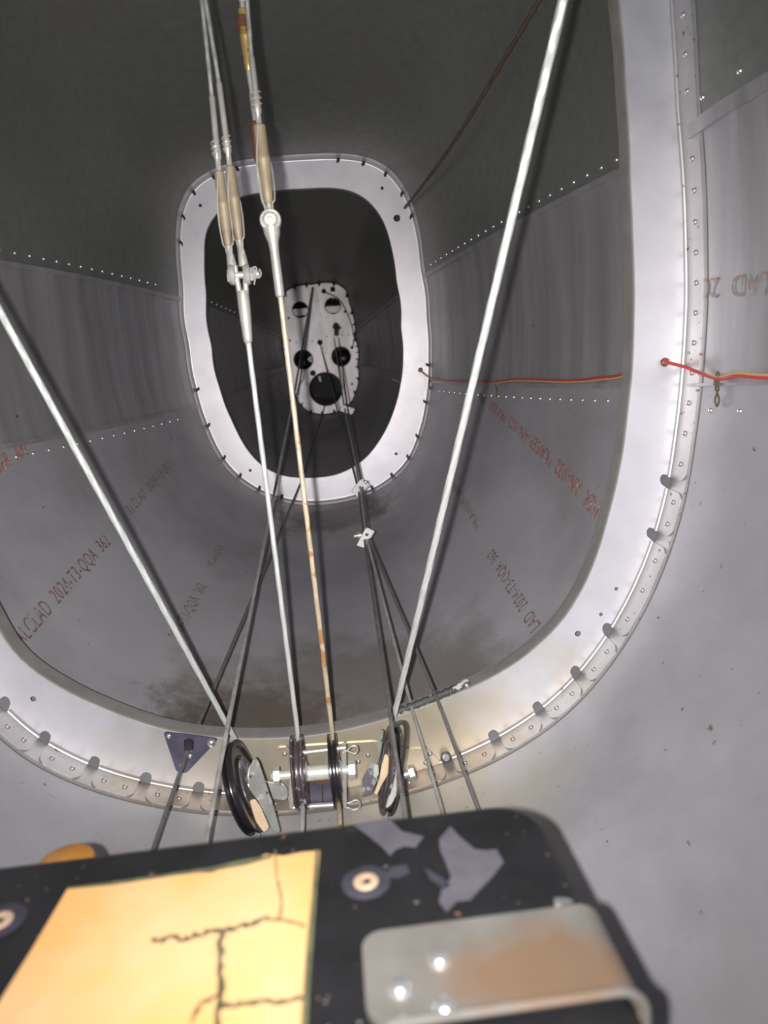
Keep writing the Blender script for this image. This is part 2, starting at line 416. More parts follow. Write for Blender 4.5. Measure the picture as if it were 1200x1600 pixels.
strip(wl, SLL, Y2+.03, Y3-.02, -.003, .006, .004)
def rivrow(parent, f, Ya, Yb, step, off):
    for Y in np.arange(Ya, Yb, step):
        t = f(Y); t2 = t+off/rad(Y, t); rivet(skin(Y, t2), skin_n(Y, t2), parent)
rivrow(wt, SRU, Y1+.055, Y2-.06, .0345, .015)
rivrow(wt, SRU, .46, Y1-.02, .052, .022)
rivrow(wr, SRL, Y1+.055, Y2-.05, .0325, -.018)
rivrow(wf, SRL, .50, Y1-.035, .043, -.026)
rivrow(wl, SLU, Y1+.055, Y2-.1, .0345, -.016)
rivrow(wl, SLL, Y1+.055, Y2-.1, .038, .017)
rivrow(wt, SLU, Y2+.05, Y2+.5, .045, -.016)
rivrow(wf, SRL, Y2+.05, Y2+.5, .045, -.018)

# ---------------------------------------------------------------- inked mill marks on the sheet
def ink(body, p0, p1, m, parent, hpx_m=None, flip=1, ratio=.16):
    cu = bpy.data.curves.new('tmp', 'FONT'); cu.body = body; cu.size = 1; cu.space_character = 1.12
    o = bpy.data.objects.new('tmp', cu); COL.objects.link(o); dg = bpy.context.evaluated_depsgraph_get(); dg.update()
    me = bpy.data.meshes.new_from_object(o.evaluated_get(dg))
    co = np.array([v.co[:] for v in me.vertices]); Fc = [tuple(p.vertices) for p in me.polygons]
    bpy.data.objects.remove(o); bpy.data.curves.remove(cu)
    W_ = co[:, 0].max()
    A = pix(*p0); B = pix(*p1); R = rad((A[0]+B[0])/2, A[1])
    dY = B[0]-A[0]; dt = B[1]-A[1]; dt = (dt+math.pi) % (2*math.pi)-math.pi
    du = np.array([dY, dt*R]); Lm = np.linalg.norm(du); ux = du/Lm; uy = np.array([ux[1], -ux[0]])*flip
    h = hpx_m if hpx_m else Lm/W_
    V = []
    for x, y, z in co:
        s = ux*(x/W_*Lm)+uy*(y*h); V.append(skin(A[0]+s[0], A[1]+s[1]/R, .0014))
    Fc2 = Fc if flip > 0 else [f[::-1] for f in Fc]
    return mobj('ink_lettering', V, Fc2, m, parent, smooth=False)
ink('ALCLAD  2024-T3-QQA  362', (34,1014), (172,850), 'inkbrown', wf, .030, 1)
ink('ALCLAD  2024-T3-QQA', (203,808), (270,728), 'inkfaint', wf, .026, 1)
ink('2024-T3-QQA  362', (278,1003), (322,918), 'inkfaint', wf, .026, 1)
ink('KAISER', (334,888), (350,856), 'inkfaint', wf, .022, 1)
ink('KAISER  AN', (-28,757), (42,712), 'ink', wf, .030, 1)
ink('AISER  AN-.032  *KAISER-AN-.032  *KAISER  AN', (951,797), (752,614), 'ink', wf, .030, 1)
ink('LAD  2024-T3-QQA  362', (848,978), (772,858), 'inkbrown', wf, .026, 1)
ink('*KAISER  AN', (752,818), (712,755), 'inkfaint', wf, .020, 1)
ink('CLAD  20', (1236,421), (1101,436), 'inkfaint', wr, .030, 1)

# ---------------------------------------------------------------- ring frames
def arr(A, t):
    f = (t % (2*np.pi))*N/(2*np.pi); i = int(f) % N; g = f-int(f); return A[i]*(1-g)+A[(i+1) % N]*g
def ring(Y, C, RO, RI, notches, holes, fl, lip, mweb, mlip, nr, nd, label, rv, lipname='inner_lip'):
    root = empty('ring_frame', (C[0], Y, C[1]-float(arr(RO, -math.pi/2))), label, 'frame')
    na = []
    for p in notches:
        q = at(p[0], p[1], Y) if len(p) == 2 else None
        na.append(math.atan2(q[2]-C[1], q[0]-C[0]) % (2*math.pi) if q is not None else p[0] % (2*math.pi))
    na = sorted(na)
    g = .0030   # fold radius
    MT = 2160
    out = []
    for k in range(MT):
        t = 2*math.pi*k/MT; r = float(arr(RO, t))-g
        for a in na:
            d = ((t-a+math.pi) % (2*math.pi)-math.pi)*r
            if abs(d) < nr: r = min(r, float(arr(RO, t))-g-(nd-nr)-math.sqrt(nr*nr-d*d))
        out.append((C[0]+r*math.cos(t), C[1]+r*math.sin(t)))
    inn = [(C[0]+float(arr(RI, t))*math.cos(t), C[1]+float(arr(RI, t))*math.sin(t)) for t in np.arange(0, 2*math.pi, 2*math.pi/360)]
    H = [inn]
    for (hx, hy, hr) in holes:
        q = at(hx, hy, Y); H.append(circ(q[0], q[2], hr, 18))
    V, Fc = plate2d(out, H, .0012, lambda x, y, h: np.array([x, Y+.0006+h, y]))
    mobj('web', V, Fc, mweb, root, smooth=False)
    # rolled lip round the opening, turned aft
    V = []; prof = [(0, 0), (-.0010, .0006), (-.0020, .0022), (-.0024, .005), (-.0024, lip), (-.0010, lip), (-.0005, .003)]
    ts = np.arange(0, 2*math.pi, 2*math.pi/240)
    for t in ts:
        r = float(arr(RI, t))
        for dr, dy in prof: V.append((C[0]+(r+dr+.0008)*math.cos(t), Y+dy, C[1]+(r+dr+.0008)*math.sin(t)))
    m_ = len(prof); K = len(ts)
    Fc = [(i*m_+k, i*m_+(k+1) % m_, ((i+1) % K)*m_+(k+1) % m_, ((i+1) % K)*m_+k) for i in range(K) for k in range(m_)]
    mobj(lipname, V, Fc, mlip, root)
    # doubler strip on the skin under the flange; its edge shows as a line outside the tabs
    V = []; tq = np.arange(0, 2*math.pi, 2*math.pi/360); ye = Y-fl-.0045
    for t in tq:
        for yy, ins in ((Y, .0002), (Y, .0008), (ye+.004, .0008), (ye, .0002)): V.append(skin(yy, t, ins))
    K = len(tq); Fc = [(i*4+k, i*4+k+1, ((i+1) % K)*4+k+1, ((i+1) % K)*4+k) for i in range(K) for k in range(3)]
    mobj('skin_doubler', V, Fc, 'tab' if Y < 1 else mweb, root, smooth=False)
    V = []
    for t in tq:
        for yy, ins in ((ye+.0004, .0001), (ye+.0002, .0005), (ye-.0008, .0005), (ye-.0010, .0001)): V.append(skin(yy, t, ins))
    mobj('edge_shade_strip', V, Fc, 'edgeshade', root)  # dark strip painted in as the shadow line along the doubler edge
    # flange tabs between the relief notches
    for i, a in enumerate(na):
        b = na[(i+1) % len(na)]
        if b < a: b += 2*math.pi
        r = float(arr(RO, a)); ga = nr/r
        A, B = a+ga, b-ga
        if B-A < .02: continue
        n = max(8, int((B-A)*r/.006)); V = []; m_ = 0
        kc = .008 if fl > .02 else .003; rcx = kc*(fl/.024)/r
        tt_ = [A+rcx*q for q in (0, .04, .12, .25, .42, .62, .82)]; tt_ += list(np.linspace(A+rcx, B-rcx, n-13)) if n > 16 else list(np.linspace(A+rcx, B-rcx, 4))
        tt_ += [B-rcx*q for q in (.82, .62, .42, .25, .12, .04, 0)]; n = len(tt_)-1
        for t in tt_:
            d = min(t-A, B-t)*r; rc = kc*(fl/.024)
            ext = fl if d > rc else fl-rc+math.sqrt(max(0, rc*rc-(rc-d)**2))
            row = []
            for s in np.linspace(0, math.pi/2, 5): row.append((g*(1-math.sin(s)), -g*(1-math.cos(s))))      # inset, dy
            for q in (.35, .7, 1.0): row.append((0, -g-(ext-g)*q))
            m_ = len(row)
            for ins, dy in row: V.append(skin(Y+dy, t, ins+.0024))
            for ins, dy in row: V.append(skin(Y+dy+(.001 if ins > 0 else 0), t, ins+.0011))
        w2 = 2*m_; Fc = []
        for j in range(n):
            for k in range(m_-1):
                a0 = j*w2+k; Fc.append((a0, a0+w2, a0+w2+1, a0+1)); a1 = a0+m_; Fc.append((a1, a1+1, a1+w2+1, a1+w2))
            a0 = j*w2+m_-1; Fc.append((a0, a0+w2, a0+m_+w2, a0+m_))
        for j in (0, n):
            for k in range(m_-1):
                a0 = j*w2+k; Fc.append((a0, a0+1, a0+m_+1, a0+m_))
        tb = mobj('flange_tab', V, Fc, 'tab' if Y < 1 else mweb, root)
        if rv:
            L_ = (B-A)*r; cnt = max(2, int(round(L_/rv)))
            for j in range(cnt):
                t = A+(B-A)*(j+.5)/cnt
                rivet(skin(Y-fl*.55, t, .0024), skin_n(Y-fl*.55, t), tb, RIVT)
    return root
n1 = [(1040,751),(1020,835),(952,986),(901,1052),(842,1108),(773,1153),(697,1182),(311,1229),(228,1217),(147,1193),(70,1153),(5,1103)]
def ang1(p): q = at(p[0], p[1], Y1); return math.atan2(q[2]-C1[1], q[0]-C1[0])
n1x = [(ang1((610,1215)), 0, 0), (ang1((510,1236)), 0, 0), (ang1((400,1240)), 0, 0)]
n1x += [(math.radians(38), 0, 0), (math.radians(46), 0, 0), (math.radians(54), 0, 0), (math.radians(62), 0, 0), (math.radians(100), 0, 0), (math.radians(120), 0, 0), (math.radians(128), 0, 0), (math.radians(136), 0, 0),
        (math.radians(144), 0, 0), (math.radians(196), 0, 0), (math.radians(205), 0, 0), (math.radians(214), 0, 0), (math.radians(224), 0, 0)]
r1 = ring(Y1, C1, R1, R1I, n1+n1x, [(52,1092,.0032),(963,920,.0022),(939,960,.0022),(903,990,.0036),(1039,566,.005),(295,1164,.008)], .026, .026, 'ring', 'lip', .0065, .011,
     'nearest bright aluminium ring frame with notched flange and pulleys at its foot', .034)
n2 = [(334,276),(301,299),(284,337),(280,378),(372,266),(528,251),(568,254),(604,269),(629,302),(642,339),(669,570),(665,628),(653,682),(639,715),(613,743),(582,763),(440,778),(405,763),(375,743),(350,715),(326,664),(309,608)]
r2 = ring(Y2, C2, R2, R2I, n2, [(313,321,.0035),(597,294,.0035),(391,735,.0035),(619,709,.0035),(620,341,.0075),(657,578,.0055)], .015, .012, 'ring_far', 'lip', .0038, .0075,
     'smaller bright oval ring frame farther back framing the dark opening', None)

# ---------------------------------------------------------------- bulkhead
bk = empty('bulkhead', (0, Y3, -.16), 'far aluminium bulkhead plate with five round lightening holes at the tail end', 'bulkhead')
out = []
rs = random.Random(3)
for k in range(1440):
    t = 2*math.pi*k/1440; r = float(arr(R3, t))-.004
    ph = (k/1440*31+.3*math.sin(k*.013)) % 1
    if ph < .24: r -= .011*math.sin(ph/.24*math.pi)
    out.append((C3[0]+r*math.cos(t), C3[1]+r*math.sin(t)))
H = []
for hx, hy, hp in [(469,484,12),(520,478,12),(474,562,14.7),(533,557,14.7),(509,608,25.5),(506,455,3.6),(500,535,4.2),(506,543,2.2),(489,583,4.4),(550,543,2.4),(451,497,1.8),(453,532,1.6),(550,600,1.8),(539,487,2)]:
    q = at(hx, hy, Y3); H.append(circ(q[0], q[2], hp*Y3/F, 28))
q = at(520, 452, Y3); s_ = 3.6*Y3/F; H.append([(q[0]-s_, q[2]-s_), (q[0]+s_, q[2]-s_), (q[0]+s_, q[2]+s_), (q[0]-s_, q[2]+s_)])
V, Fc = plate2d(out, H, .002, lambda x, y, h: np.array([x, Y3+h, y]))
mobj('web', V, Fc, 'bulk', bk, smooth=False)
V, Fc = flatpoly([(489,452),(493,451),(512,551),(507,553)], (0, Y3-.003, 0), (0, -1, 0), .004, bevel=.001); mobj('stiffener', V, Fc, 'bulk', bk)
for p in [(500,490),(502,510),(506,530),(492,457),(497,470),(520,467),(463,535),(488,533),(511,526),(534,523),(545,523),(480,600)]:
    rivet(at(p[0], p[1], Y3-.002), (0, -1, 0), bk)
for hx, hy, hp in [(469,484,12),(520,478,12),(474,562,14.7),(533,557,14.7),(509,608,25.5)]:
    c = at(hx, hy, Y3); R_ = hp*Y3/F
    P = [c+np.array([R_*math.cos(a), 0, R_*math.sin(a)]) for a in np.linspace(0, 2*math.pi, 33)]
    V, Fc = sweep(P, .0018, 6, cap=False); mobj('hole_rim', V, Fc, 'bulk', bk)
# cross member seen through the two upper holes, painted pink glints in the lower ones
c0 = at(494, 486, 3.05)
V, Fc = box(c0, (.20, .004, .024), None); fr = mobj('cross_member', V, Fc, 'bulk', smooth=False)
V, Fc = box(c0+np.array([0, .006, .012]), (.20, .014, .003)); mobj('top_flange', V, Fc, 'bulk', fr, smooth=False)
tag(fr, 'pale cross member seen through the bulkhead\'s upper pair of holes', 'cross member')
fr.scale = (1, 1, 1)
for pts, Yt, lb in [([(480,560),(487,556),(488,566),(483,565)], 3.0, 'painted pink and white glint seen through the left lower bulkhead hole'),
                ([(497,588),(501,588),(502,597),(499,595)], 3.0, 'painted pink and white glint at the top of the largest bulkhead hole')]:
    V, Fc = flatpoly(pts, (0, Yt, 0), (0, -1, 0), .004, .003)
    t_ = mobj('painted_glint', V, Fc, 'pink'); tag(t_, lb, 'glint')
    x = sum(p[0] for p in pts)/4; y = sum(p[1] for p in pts)/4
    V, Fc = flatpoly([(x-1.5,y-3),(x+1.8,y-3),(x+2,y+1.5),(x-.5,y+1)], (0, Yt-.004, 0), (0, -1, 0), .003, .002); mobj('glint_core', V, Fc, 'white', t_)
c = at(484, 572, 2.995)
for (cx, cy, rr, lb) in [(536,560,.034,'dark glossy round drum seen through the right lower bulkhead hole'),(474,566,.030,'dark glossy round drum seen through the left lower bulkhead hole')]:
    A = at(cx, cy, 3.06); V, Fc = lathe(A, A+np.array([0, .08, 0]), [(0, 0), (0, rr*.4), (.05, rr*.75), (.16, rr*.95), (.35, rr), (1, rr)], 28)
    dr = mobj('drum', V, Fc, 'blackpl'); tag(dr, lb, 'drum')
    V, Fc = box(A+np.array([0, .10, 0]), (.01, .06, .01)); mobj('mount', V, Fc, 'dark', dr)

# bulkhead latch fitting with paired cables
ft = empty('cable_fitting', at(525, 520, Y3-.01), 'black fork fitting high on the right of the bulkhead face', 'fitting')
V, Fc = flatpoly([(521,506),(525,503),(529,506),(531,510),(534,512),(530,515),(529,525),(522,525),(522,514),(519,512)], (0, Y3-.008, 0), (0, -1, 0), .012, .004); mobj('fork', V, Fc, 'dark', ft)
V, Fc = lathe(at(524,511, Y3-.03), at(524,511, Y3), [(0, .004), (.3, .008), (1, .008)], 12); mobj('pin', V, Fc, 'dark', ft)

# ---------------------------------------------------------------- cables, pulleys
def to_skin(P0, P1, back=.004):
    """extend the line P0->P1 beyond P1 until it meets the skin"""
    P0 = np.array(P0); P1 = np.array(P1); d = nrm(P1-P0); p = P1.copy()
    for _ in range(900):
        q = p+d*.004; c = cen(q[1]); t = math.atan2(q[2]-c[1], q[0]-c[0])
        if math.hypot(q[0]-c[0], q[2]-c[1]) > rad(q[1], t)-back or q[1] < YN+.02: break
        p = q
    return p
def cable(P, r, m, label, group=None, lobes=6, step=.004, seg=20, amp=.26, lay=None, name='control_cable', smoothn=0):
    P = np.array(P, float)
    if smoothn: P = curve3(P, smoothn)
    P = resample(P, step)
    V, Fc = sweep(P, r, seg, lobes, lay or r*14, amp)
    o = mobj(name, V, Fc, m); tag(o, label, 'cable', group); return o
def pulley_path(C, n, Pin, rg, run=.5, zrun=None):
    n = nrm(n); e1 = nrm(np.array([0, 1.0, 0])-n*n[1]); e2 = np.cross(n, e1)
    if e2[2] < 0: e2 = -e2
    v = np.array(Pin)-C; p = np.array([v.dot(e1), v.dot(e2)]); ph = math.atan2(p[1], p[0]); al = math.acos(rg/np.linalg.norm(p))
    a0 = ph-al; pts = []
    for a in np.linspace(a0, -math.pi/2, 26): pts.append(C+rg*(math.cos(a)*e1+math.sin(a)*e2))
    q = pts[-1]; pts.append(q-e1*run*.25)
    return pts
def pulley(C, n, R, wd, m, mface, label, rg=None, hub=.009):
    n = nrm(n); root = empty('pulley', C-np.array([0, 0, R]), label, 'pulley'); h = wd/2
    rg = rg or R-.004
    prof = [(-h, .007), (-h, R*.62), (-h*.55, R*.66), (-h*.55, R*.82), (-h, R*.86), (-h, R*.985), (-h*.85, R), (-h*.6, R), (-.0022, rg-.003), (0, rg-.0036), (.0022, rg-.003), (h*.6, R), (h*.85, R), (h, R*.985), (h, R*.86), (h*.55, R*.82), (h*.55, R*.66), (h, R*.62), (h, .007)]
    V, Fc = lathe(C, C+n, [(a, b) for a, b in prof], 56)
    mobj('sheave', V, Fc, m, root)
    for s in (-1, 1):
        V, Fc = lathe(C+n*s*h*.5, C+n*s*(h+.0012), [(0, R*.60), (1, R*.60), (1.0, R*.3), (1, .008)], 40); mobj('side_face', V, Fc, mface, root)
    V, Fc = lathe(C-n*(h+.003), C+n*(h+.003), [(0, .005), (0, hub), (.1, hub+.001), (.9, hub+.001), (1, hub), (1, .005)], 24); mobj('hub', V, Fc, 'terminal', root)
    return root
def bolt(A, B, r, m, name, parent, head=True, hex_=6):
    V, Fc = lathe(A, B, [(0, r), (1, r)], 16); b = mobj(name, V, Fc, m, parent)
    if head:
        d = nrm(np.array(B)-np.array(A))
        V, Fc = lathe(np.array(B), np.array(B)+d*r*1.5, [(0, r*1.95), (.8, r*1.95), (1, r*1.7)], hex_); mobj('bolt_head', V, Fc, m, b, smooth=False)
        V, Fc = lathe(np.array(A)-d*r*1.8, np.array(A), [(0, r*.9), (.3, r*1.25), (.35, r*1.9), (1, r*1.9)], hex_); mobj('nut', V, Fc, m, b, smooth=False)
    return b

# A: white cable from upper left to the big black pulley
PA = at(0, 487, .655); CA = at(381, 1229, .750); RA = .051
nA = nrm(np.cross(PA-CA, (0, -1.0, 0)));  nA = nA if nA[0] > 0 else -nA
pth = pulley_path(CA, nA, PA, RA-.0035); far = to_skin(pth[0], PA)
cable([far, PA]+pth, .0027, 'steel', 'thick white steel cable slanting from the upper left edge to the black pulley', step=.003)
pA = pulley(CA, nA, RA, .013, 'blackpl', 'dusty', 'large black pulley tilted at the left of the pulley group')
# B: white cable from upper right to the tilted right pulley
PB = at(880, 0, .56); CB = at(609, 1203, .752); RB = .048
nB = nrm(np.cross(PB-CB, (0, -1.0, 0))); nB = nB if nB[0] < 0 else -nB
pth = pulley_path(CB, nB, PB, RB-.0035); far = to_skin(pth[0], PB)
cable([far, PB]+pth, .0030, 'steel', 'thick white steel cable slanting from the top right to the tilted right pulley', step=.003)
pB = pulley(CB, nB, RB, .011, 'brownpl', 'dusty', 'dusty brown pulley tilted at the right of the pulley group')
# C and D: the two upright cables down to the middle pulleys
CC = at(468, 1206, .752); CD = at(524, 1204, .752); RM = .040
PC0 = at(388, 535, .79); PD0 = at(438, 462, .79)
nC = nrm(np.cross(PC0-CC, (0, -1.0, 0))); nC = nC if nC[0] > 0 else -nC
nD = nrm(np.cross(PD0-CD, (0, -1.0, 0))); nD = nD if nD[0] > 0 else -nD
pC = pulley(CC, nC, RM, .013, 'brownpl', 'brownpl', 'worn brown pulley seen edge on, left of the middle pair')
pD = pulley(CD, nD, RM, .010, 'blackpl', 'brownpl', 'thin black pulley seen edge on, right of the middle pair')
cable([PC0]+pulley_path(CC, nC, PC0, RM-.0035), .0027, 'steel', 'upright cream steel cable from the double turnbuckle fork to the middle left pulley', step=.003, lobes=4, amp=.12)
cable([PD0]+pulley_path(CD, nD, PD0, RM-.0035), .0027, 'rusty', 'upright yellowed rusty cable down to the thin black middle pulley', step=.003, lobes=4, amp=.12)

# ---------------------------------------------------------------- pulley bracket hardware
br = empty('pulley_bracket', at(495, 1262, .80), 'aluminium bracket with cross bolt and pins joining the two middle pulleys', 'bracket')
dX = nrm(CD-CC)
bolt(at(437, 1212, .752), at(545, 1203, .752), .0052, 'greenp', 'cross_bolt', br)
V, Fc = lathe(at(476, 1209, .752), at(517, 1205, .752), [(0, .0085), (1, .0085)], 20); mobj('spacer', V, Fc, 'greenp', br)
bolt(at(457, 1178, .752), at(540, 1168, .752), .0028, 'terminal', 'cable_keeper_pin', br, False)
bolt(at(457, 1262, .752), at(541, 1256, .752), .0030, 'terminal', 'cable_keeper_pin', br, False)
for px, s in ((454, 1), (538, -1)):
    V, Fc = flatpoly([(px-3,1160),(px+3,1160),(px+4,1262),(px-2,1264)], at(px, 1210, .752), (.45*s, -.9, .3), .0016, .003); mobj('side_plate', V, Fc, 'terminal', br)
V, Fc = flatpoly([(482,1222),(525,1219),(526,1256),(483,1259)], (0, .790, 0), (0, -1, 0), .006, .003, bevel=.001); mobj('channel', V, Fc, 'purple', br)
V, Fc = flatpoly([(503,1224),(505,1224),(505,1254),(503,1254)], (0, .7865, 0), (0, -1, 0), .002); mobj('channel_groove', V, Fc, 'dark', br, smooth=False)
V, Fc = flatpoly([(480,1214),(527,1211),(527,1219),(481,1222)], (0, .784, 0), (0, -1, 0), .012, .002); mobj('rusty_edge', V, Fc, 'rust', br)
def cotter(pts, Y, r, parent, name='cotter_pin', m='terminal'):
    V, Fc = sweep(curve3([at(x, y, Y) for x, y in pts], 8), r, 8); return mobj(name, V, Fc, m, parent)
cotter([(536,1176),(543,1172),(550,1166),(557,1166),(559,1172),(555,1177),(547,1175),(536,1171)], .748, .0009, br)
cotter([(536,1262),(544,1262),(552,1265),(561,1262),(562,1254),(556,1250),(546,1254),(536,1256)], .748, .0012, br)
cotter([(446,1164),(451,1172),(458,1180)], .748, .0008, br)
# plate behind the pulleys on the web
V, Fc = flatpoly([(430,1168),(585,1158),(640,1170),(668,1168),(690,1192),(640,1215),(560,1232),(430,1234)], (0, Y1-.0012, 0), (0, -1, 0), .0016, .006)
dp = mobj('doubler_plate', V, Fc, 'ring'); tag(dp, 'cream stained doubler plate flat on the ring frame behind the pulleys', 'plate')
for p in [(445,1178),(575,1180),(590,1225),(672,1178),(665,1192),(560,1190)]: rivet(at(p[0], p[1], Y1-.002), (0, -1, 0), dp, RIVT)

# left pulley's bracket
bl = empty('pulley_bracket', at(400, 1290, .76), 'grey folded bracket and arm holding the large black pulley', 'bracket')
c1x = lambda L: [(340+x/3.75, 1130+y/3.75) for x, y in L]
V, Fc = flatpoly(c1x([(215,190),(240,225),(262,290),(285,360),(325,480),(368,640),(330,640),(290,560),(240,460),(195,400),(172,320),(182,255),(203,230)]), at(408, 1220, .712), (.55, -.75, .35), .002, .004, bevel=.0006); mobj('side_plate', V, Fc, 'bracket', bl)
V, Fc = lathe(at(402, 1217, .722), at(402, 1217, .722)+nrm((.55, -.75, .35))*-.018, [(0, .003), (.1, .0055), (1, .0055)], 14); mobj('bolt_head', V, Fc, 'terminal', bl)
V, Fc = flatpoly(c1x([(265,338),(385,350),(412,378),(414,435),(392,452),(300,440)]), at(425, 1233, .775), (0, -1, .25), .003, .004, bevel=.0008); mobj('arm', V, Fc, 'bracket', bl)
V, Fc = flatpoly(c1x([(405,390),(425,385),(440,470),(470,520),(455,530),(425,500)]), at(450, 1250, .785), (0, -1, .2), .003, .003); mobj('arm_tip', V, Fc, 'terminal', bl)
V, Fc = flatpoly(c1x([(185,455),(215,440),(250,490),(300,610),(270,640),(225,580)]), at(403, 1265, .725), (.5, -.8, .3), .003, .003); mobj('primer_patch', V, Fc, 'primer', bl)
# right pulley's bracket
bR = empty('pulley_bracket', at(600, 1280, .76), 'dusty bracket with pale side strips holding the tilted brown pulley', 'bracket')
V, Fc = flatpoly(c1x([(955,30),(972,45),(960,150),(945,230),(935,240),(940,110)]), at(590, 1160, .742), (-.5, -.8, .3), .002, .002); mobj('guard_strip', V, Fc, 'bracket', bR)
V, Fc = flatpoly(c1x([(895,235),(945,235),(935,330),(905,420),(860,435),(843,425),(850,320)]), at(578, 1215, .775), (-.4, -.85, .3), .002, .004, bevel=.0006); mobj('side_plate', V, Fc, 'dusty', bR)
V, Fc = flatpoly(c1x([(920,240),(942,240),(945,300),(930,320),(915,310)]), at(586, 1203, .744), (-.4, -.85, .3), .002, .002); mobj('pale_patch', V, Fc, 'greenp', bR)
V, Fc = flatpoly(c1x([(985,175),(1003,200),(998,300),(962,360),(935,420),(920,410),(950,330),(965,240)]), at(598, 1205, .712), (-.5, -.8, .3), .002, .003); mobj('primer_strip', V, Fc, 'primer', bR)
V, Fc = flatpoly(c1x([(1048,265),(1068,300),(1052,400),(1020,470),(985,500),(1000,440),(1030,360)]), at(615, 1235, .708), (.5, -.8, .3), .002, .003); mobj('pale_strip', V, Fc, 'greenp', bR)
P = [at(340+x/3.75, 1130+y/3.75, .700) for x, y in [(1042,15),(1055,0),(1080,-8),(1098,20),(1100,90),(1090,200),(1072,300)]]
V, Fc = sweep(curve3(P, 8), .0018, 8); mobj('guard_wire', V, Fc, 'dark', bR)
bolt(at(628, 1212, .745), at(640, 1208, .745), .0042, 'terminal', 'pivot_bolt', bR)

# ---------------------------------------------------------------- fairlead plate with slot
fl = empty('fairlead_plate', at(292, 1206, Y1-.002), 'dark purple triangular fairlead plate riveted to the ring frame', 'fairlead')
nn = np.array([0, -1.0, 0])
outl = [at(x, y, Y1-.0015) for x, y in roundpoly([(255,1143),(300,1148),(342,1154),(291,1208),(276,1206)], 6)]
sl = roundpoly([(288,1153),(303,1153),(303,1171),(295,1176),(288,1171)], 5)
V, Fc = plate2d([(p[0], p[2]) for p in outl], [[(at(x, y, Y1)[0], at(x, y, Y1)[2]) for x, y in sl]], .0018, lambda x, y, h: np.array([x, Y1-.0014+h, y]))
mobj('plate', V, Fc, 'purple', fl, smooth=False)
for p, mm in (((330,1161), RIVB), ((297,1181), RIV), ((284,1196), RIV), ((264,1150), RIV)): rivet(at(p[0], p[1], Y1-.0023), nn, fl, mm)
V, Fc = lathe(at(296, 1159, .800), at(294, 1169, .79), [(0, .0048), (.5, .0055), (1, .0045)], 16); mobj('bushing', V, Fc, 'dark', fl)
# worn edge guard on the inner lip
P = curve3([at(x, y, Y1+.004) for x, y in [(612,1119),(640,1109),(665,1099),(690,1089),(712,1079),(733,1068)]], 8)
P = P+np.array([0, 0, .003])
V, Fc = sweep(P, [.0046+.0006*math.sin(i*1.7) for i in range(len(P))], 10); eg = mobj('edge_guard', V, Fc, 'guard')
tag(eg, 'frayed black and white edge guard clipped on the ring frame\'s lower lip', 'edge guard')
rivet(at(729, 1071, Y1-.003), (0, -1, 0), eg, RIVT)
V, Fc = lathe(at(697, 1184, Y1-.01), at(697, 1184, Y1), [(0, .004), (.4, .006), (1, .007)], 12); o = mobj('grey_plug', V, Fc, 'dusty'); tag(o, 'small grey dirty plug in the frame notch right of the pulleys', 'plug')

# ---------------------------------------------------------------- dark aft cables
GL = 'thin grey cables running aft below'
cable([at(488, 449, Y3-.01), at(462, 603, 1.85), at(357, 1128, .76), at(325, 1300, .645), at(312, 1370, .59), np.array([-.13, .45, -.462]), np.array([-.12, .1, -.462])], .0025, 'steelgrey', 'grey cable crossing the white one left of the black pulley and reaching the bulkhead top', lobes=4, amp=.1)
cable([at(490, 449, Y3-.01), at(470, 590, 2.1), at(463, 616, Y3-.01)], .0018, 'steeldark', 'short dark cable in front of the bulkhead beside its left holes', lobes=0, seg=8)
cable([at(508, 632, Y3-.01), at(471, 752, 1.69), at(398, 925, 1.13), at(297, 1163, .803), at(245, 1310, .675), at(225, 1370, .62), np.array([-.20, .45, -.45]), np.array([-.19, .1, -.45])], .0023, 'steeldark', 'dark cable threaded through the purple fairlead plate', lobes=4, amp=.1)
cable([at(500, 537, Y3-.01), at(527, 640, 2.0), at(560, 765, 1.387), at(569, 840, 1.19), at(611, 1128, .69), at(632, 1272, .60), at(640, 1330, .57), np.array([.055, .40, -.44]), np.array([.055, .1, -.44])], .0020, 'steeldark', 'dark cable passing just in front of the tilted right pulley', lobes=4, amp=.1)
cable([at(522, 528, Y3-.01), at(538, 637, 1.86), at(563, 760, 1.387), at(572, 838, 1.19), at(645, 1112, .80), at(690, 1265, .68), at(705, 1330, .62), np.array([.11, .42, -.45]), np.array([.10, .1, -.45])], .0020, 'steelgrey', 'grey cable right of the tilted pulley, middle of the three fanning out', lobes=6, amp=.14)
cable([at(529, 528, Y3-.01), at(543, 637, 1.86), at(566, 758, 1.387), at(575, 838, 1.19), at(683, 1092, .80), at(746, 1262, .68), at(768, 1330, .62), np.array([.15, .42, -.44]), np.array([.14, .1, -.44])], .0020, 'steeldark', 'rightmost dark cable crossing the edge guard toward the black box', lobes=6, amp=.14)
0 and cable([at(505, 648, Y3-.01), at(507, 560, Y3-.015)], .0035, 'dark', 'stubby black cord hanging inside the largest bulkhead hole', lobes=0, seg=8)

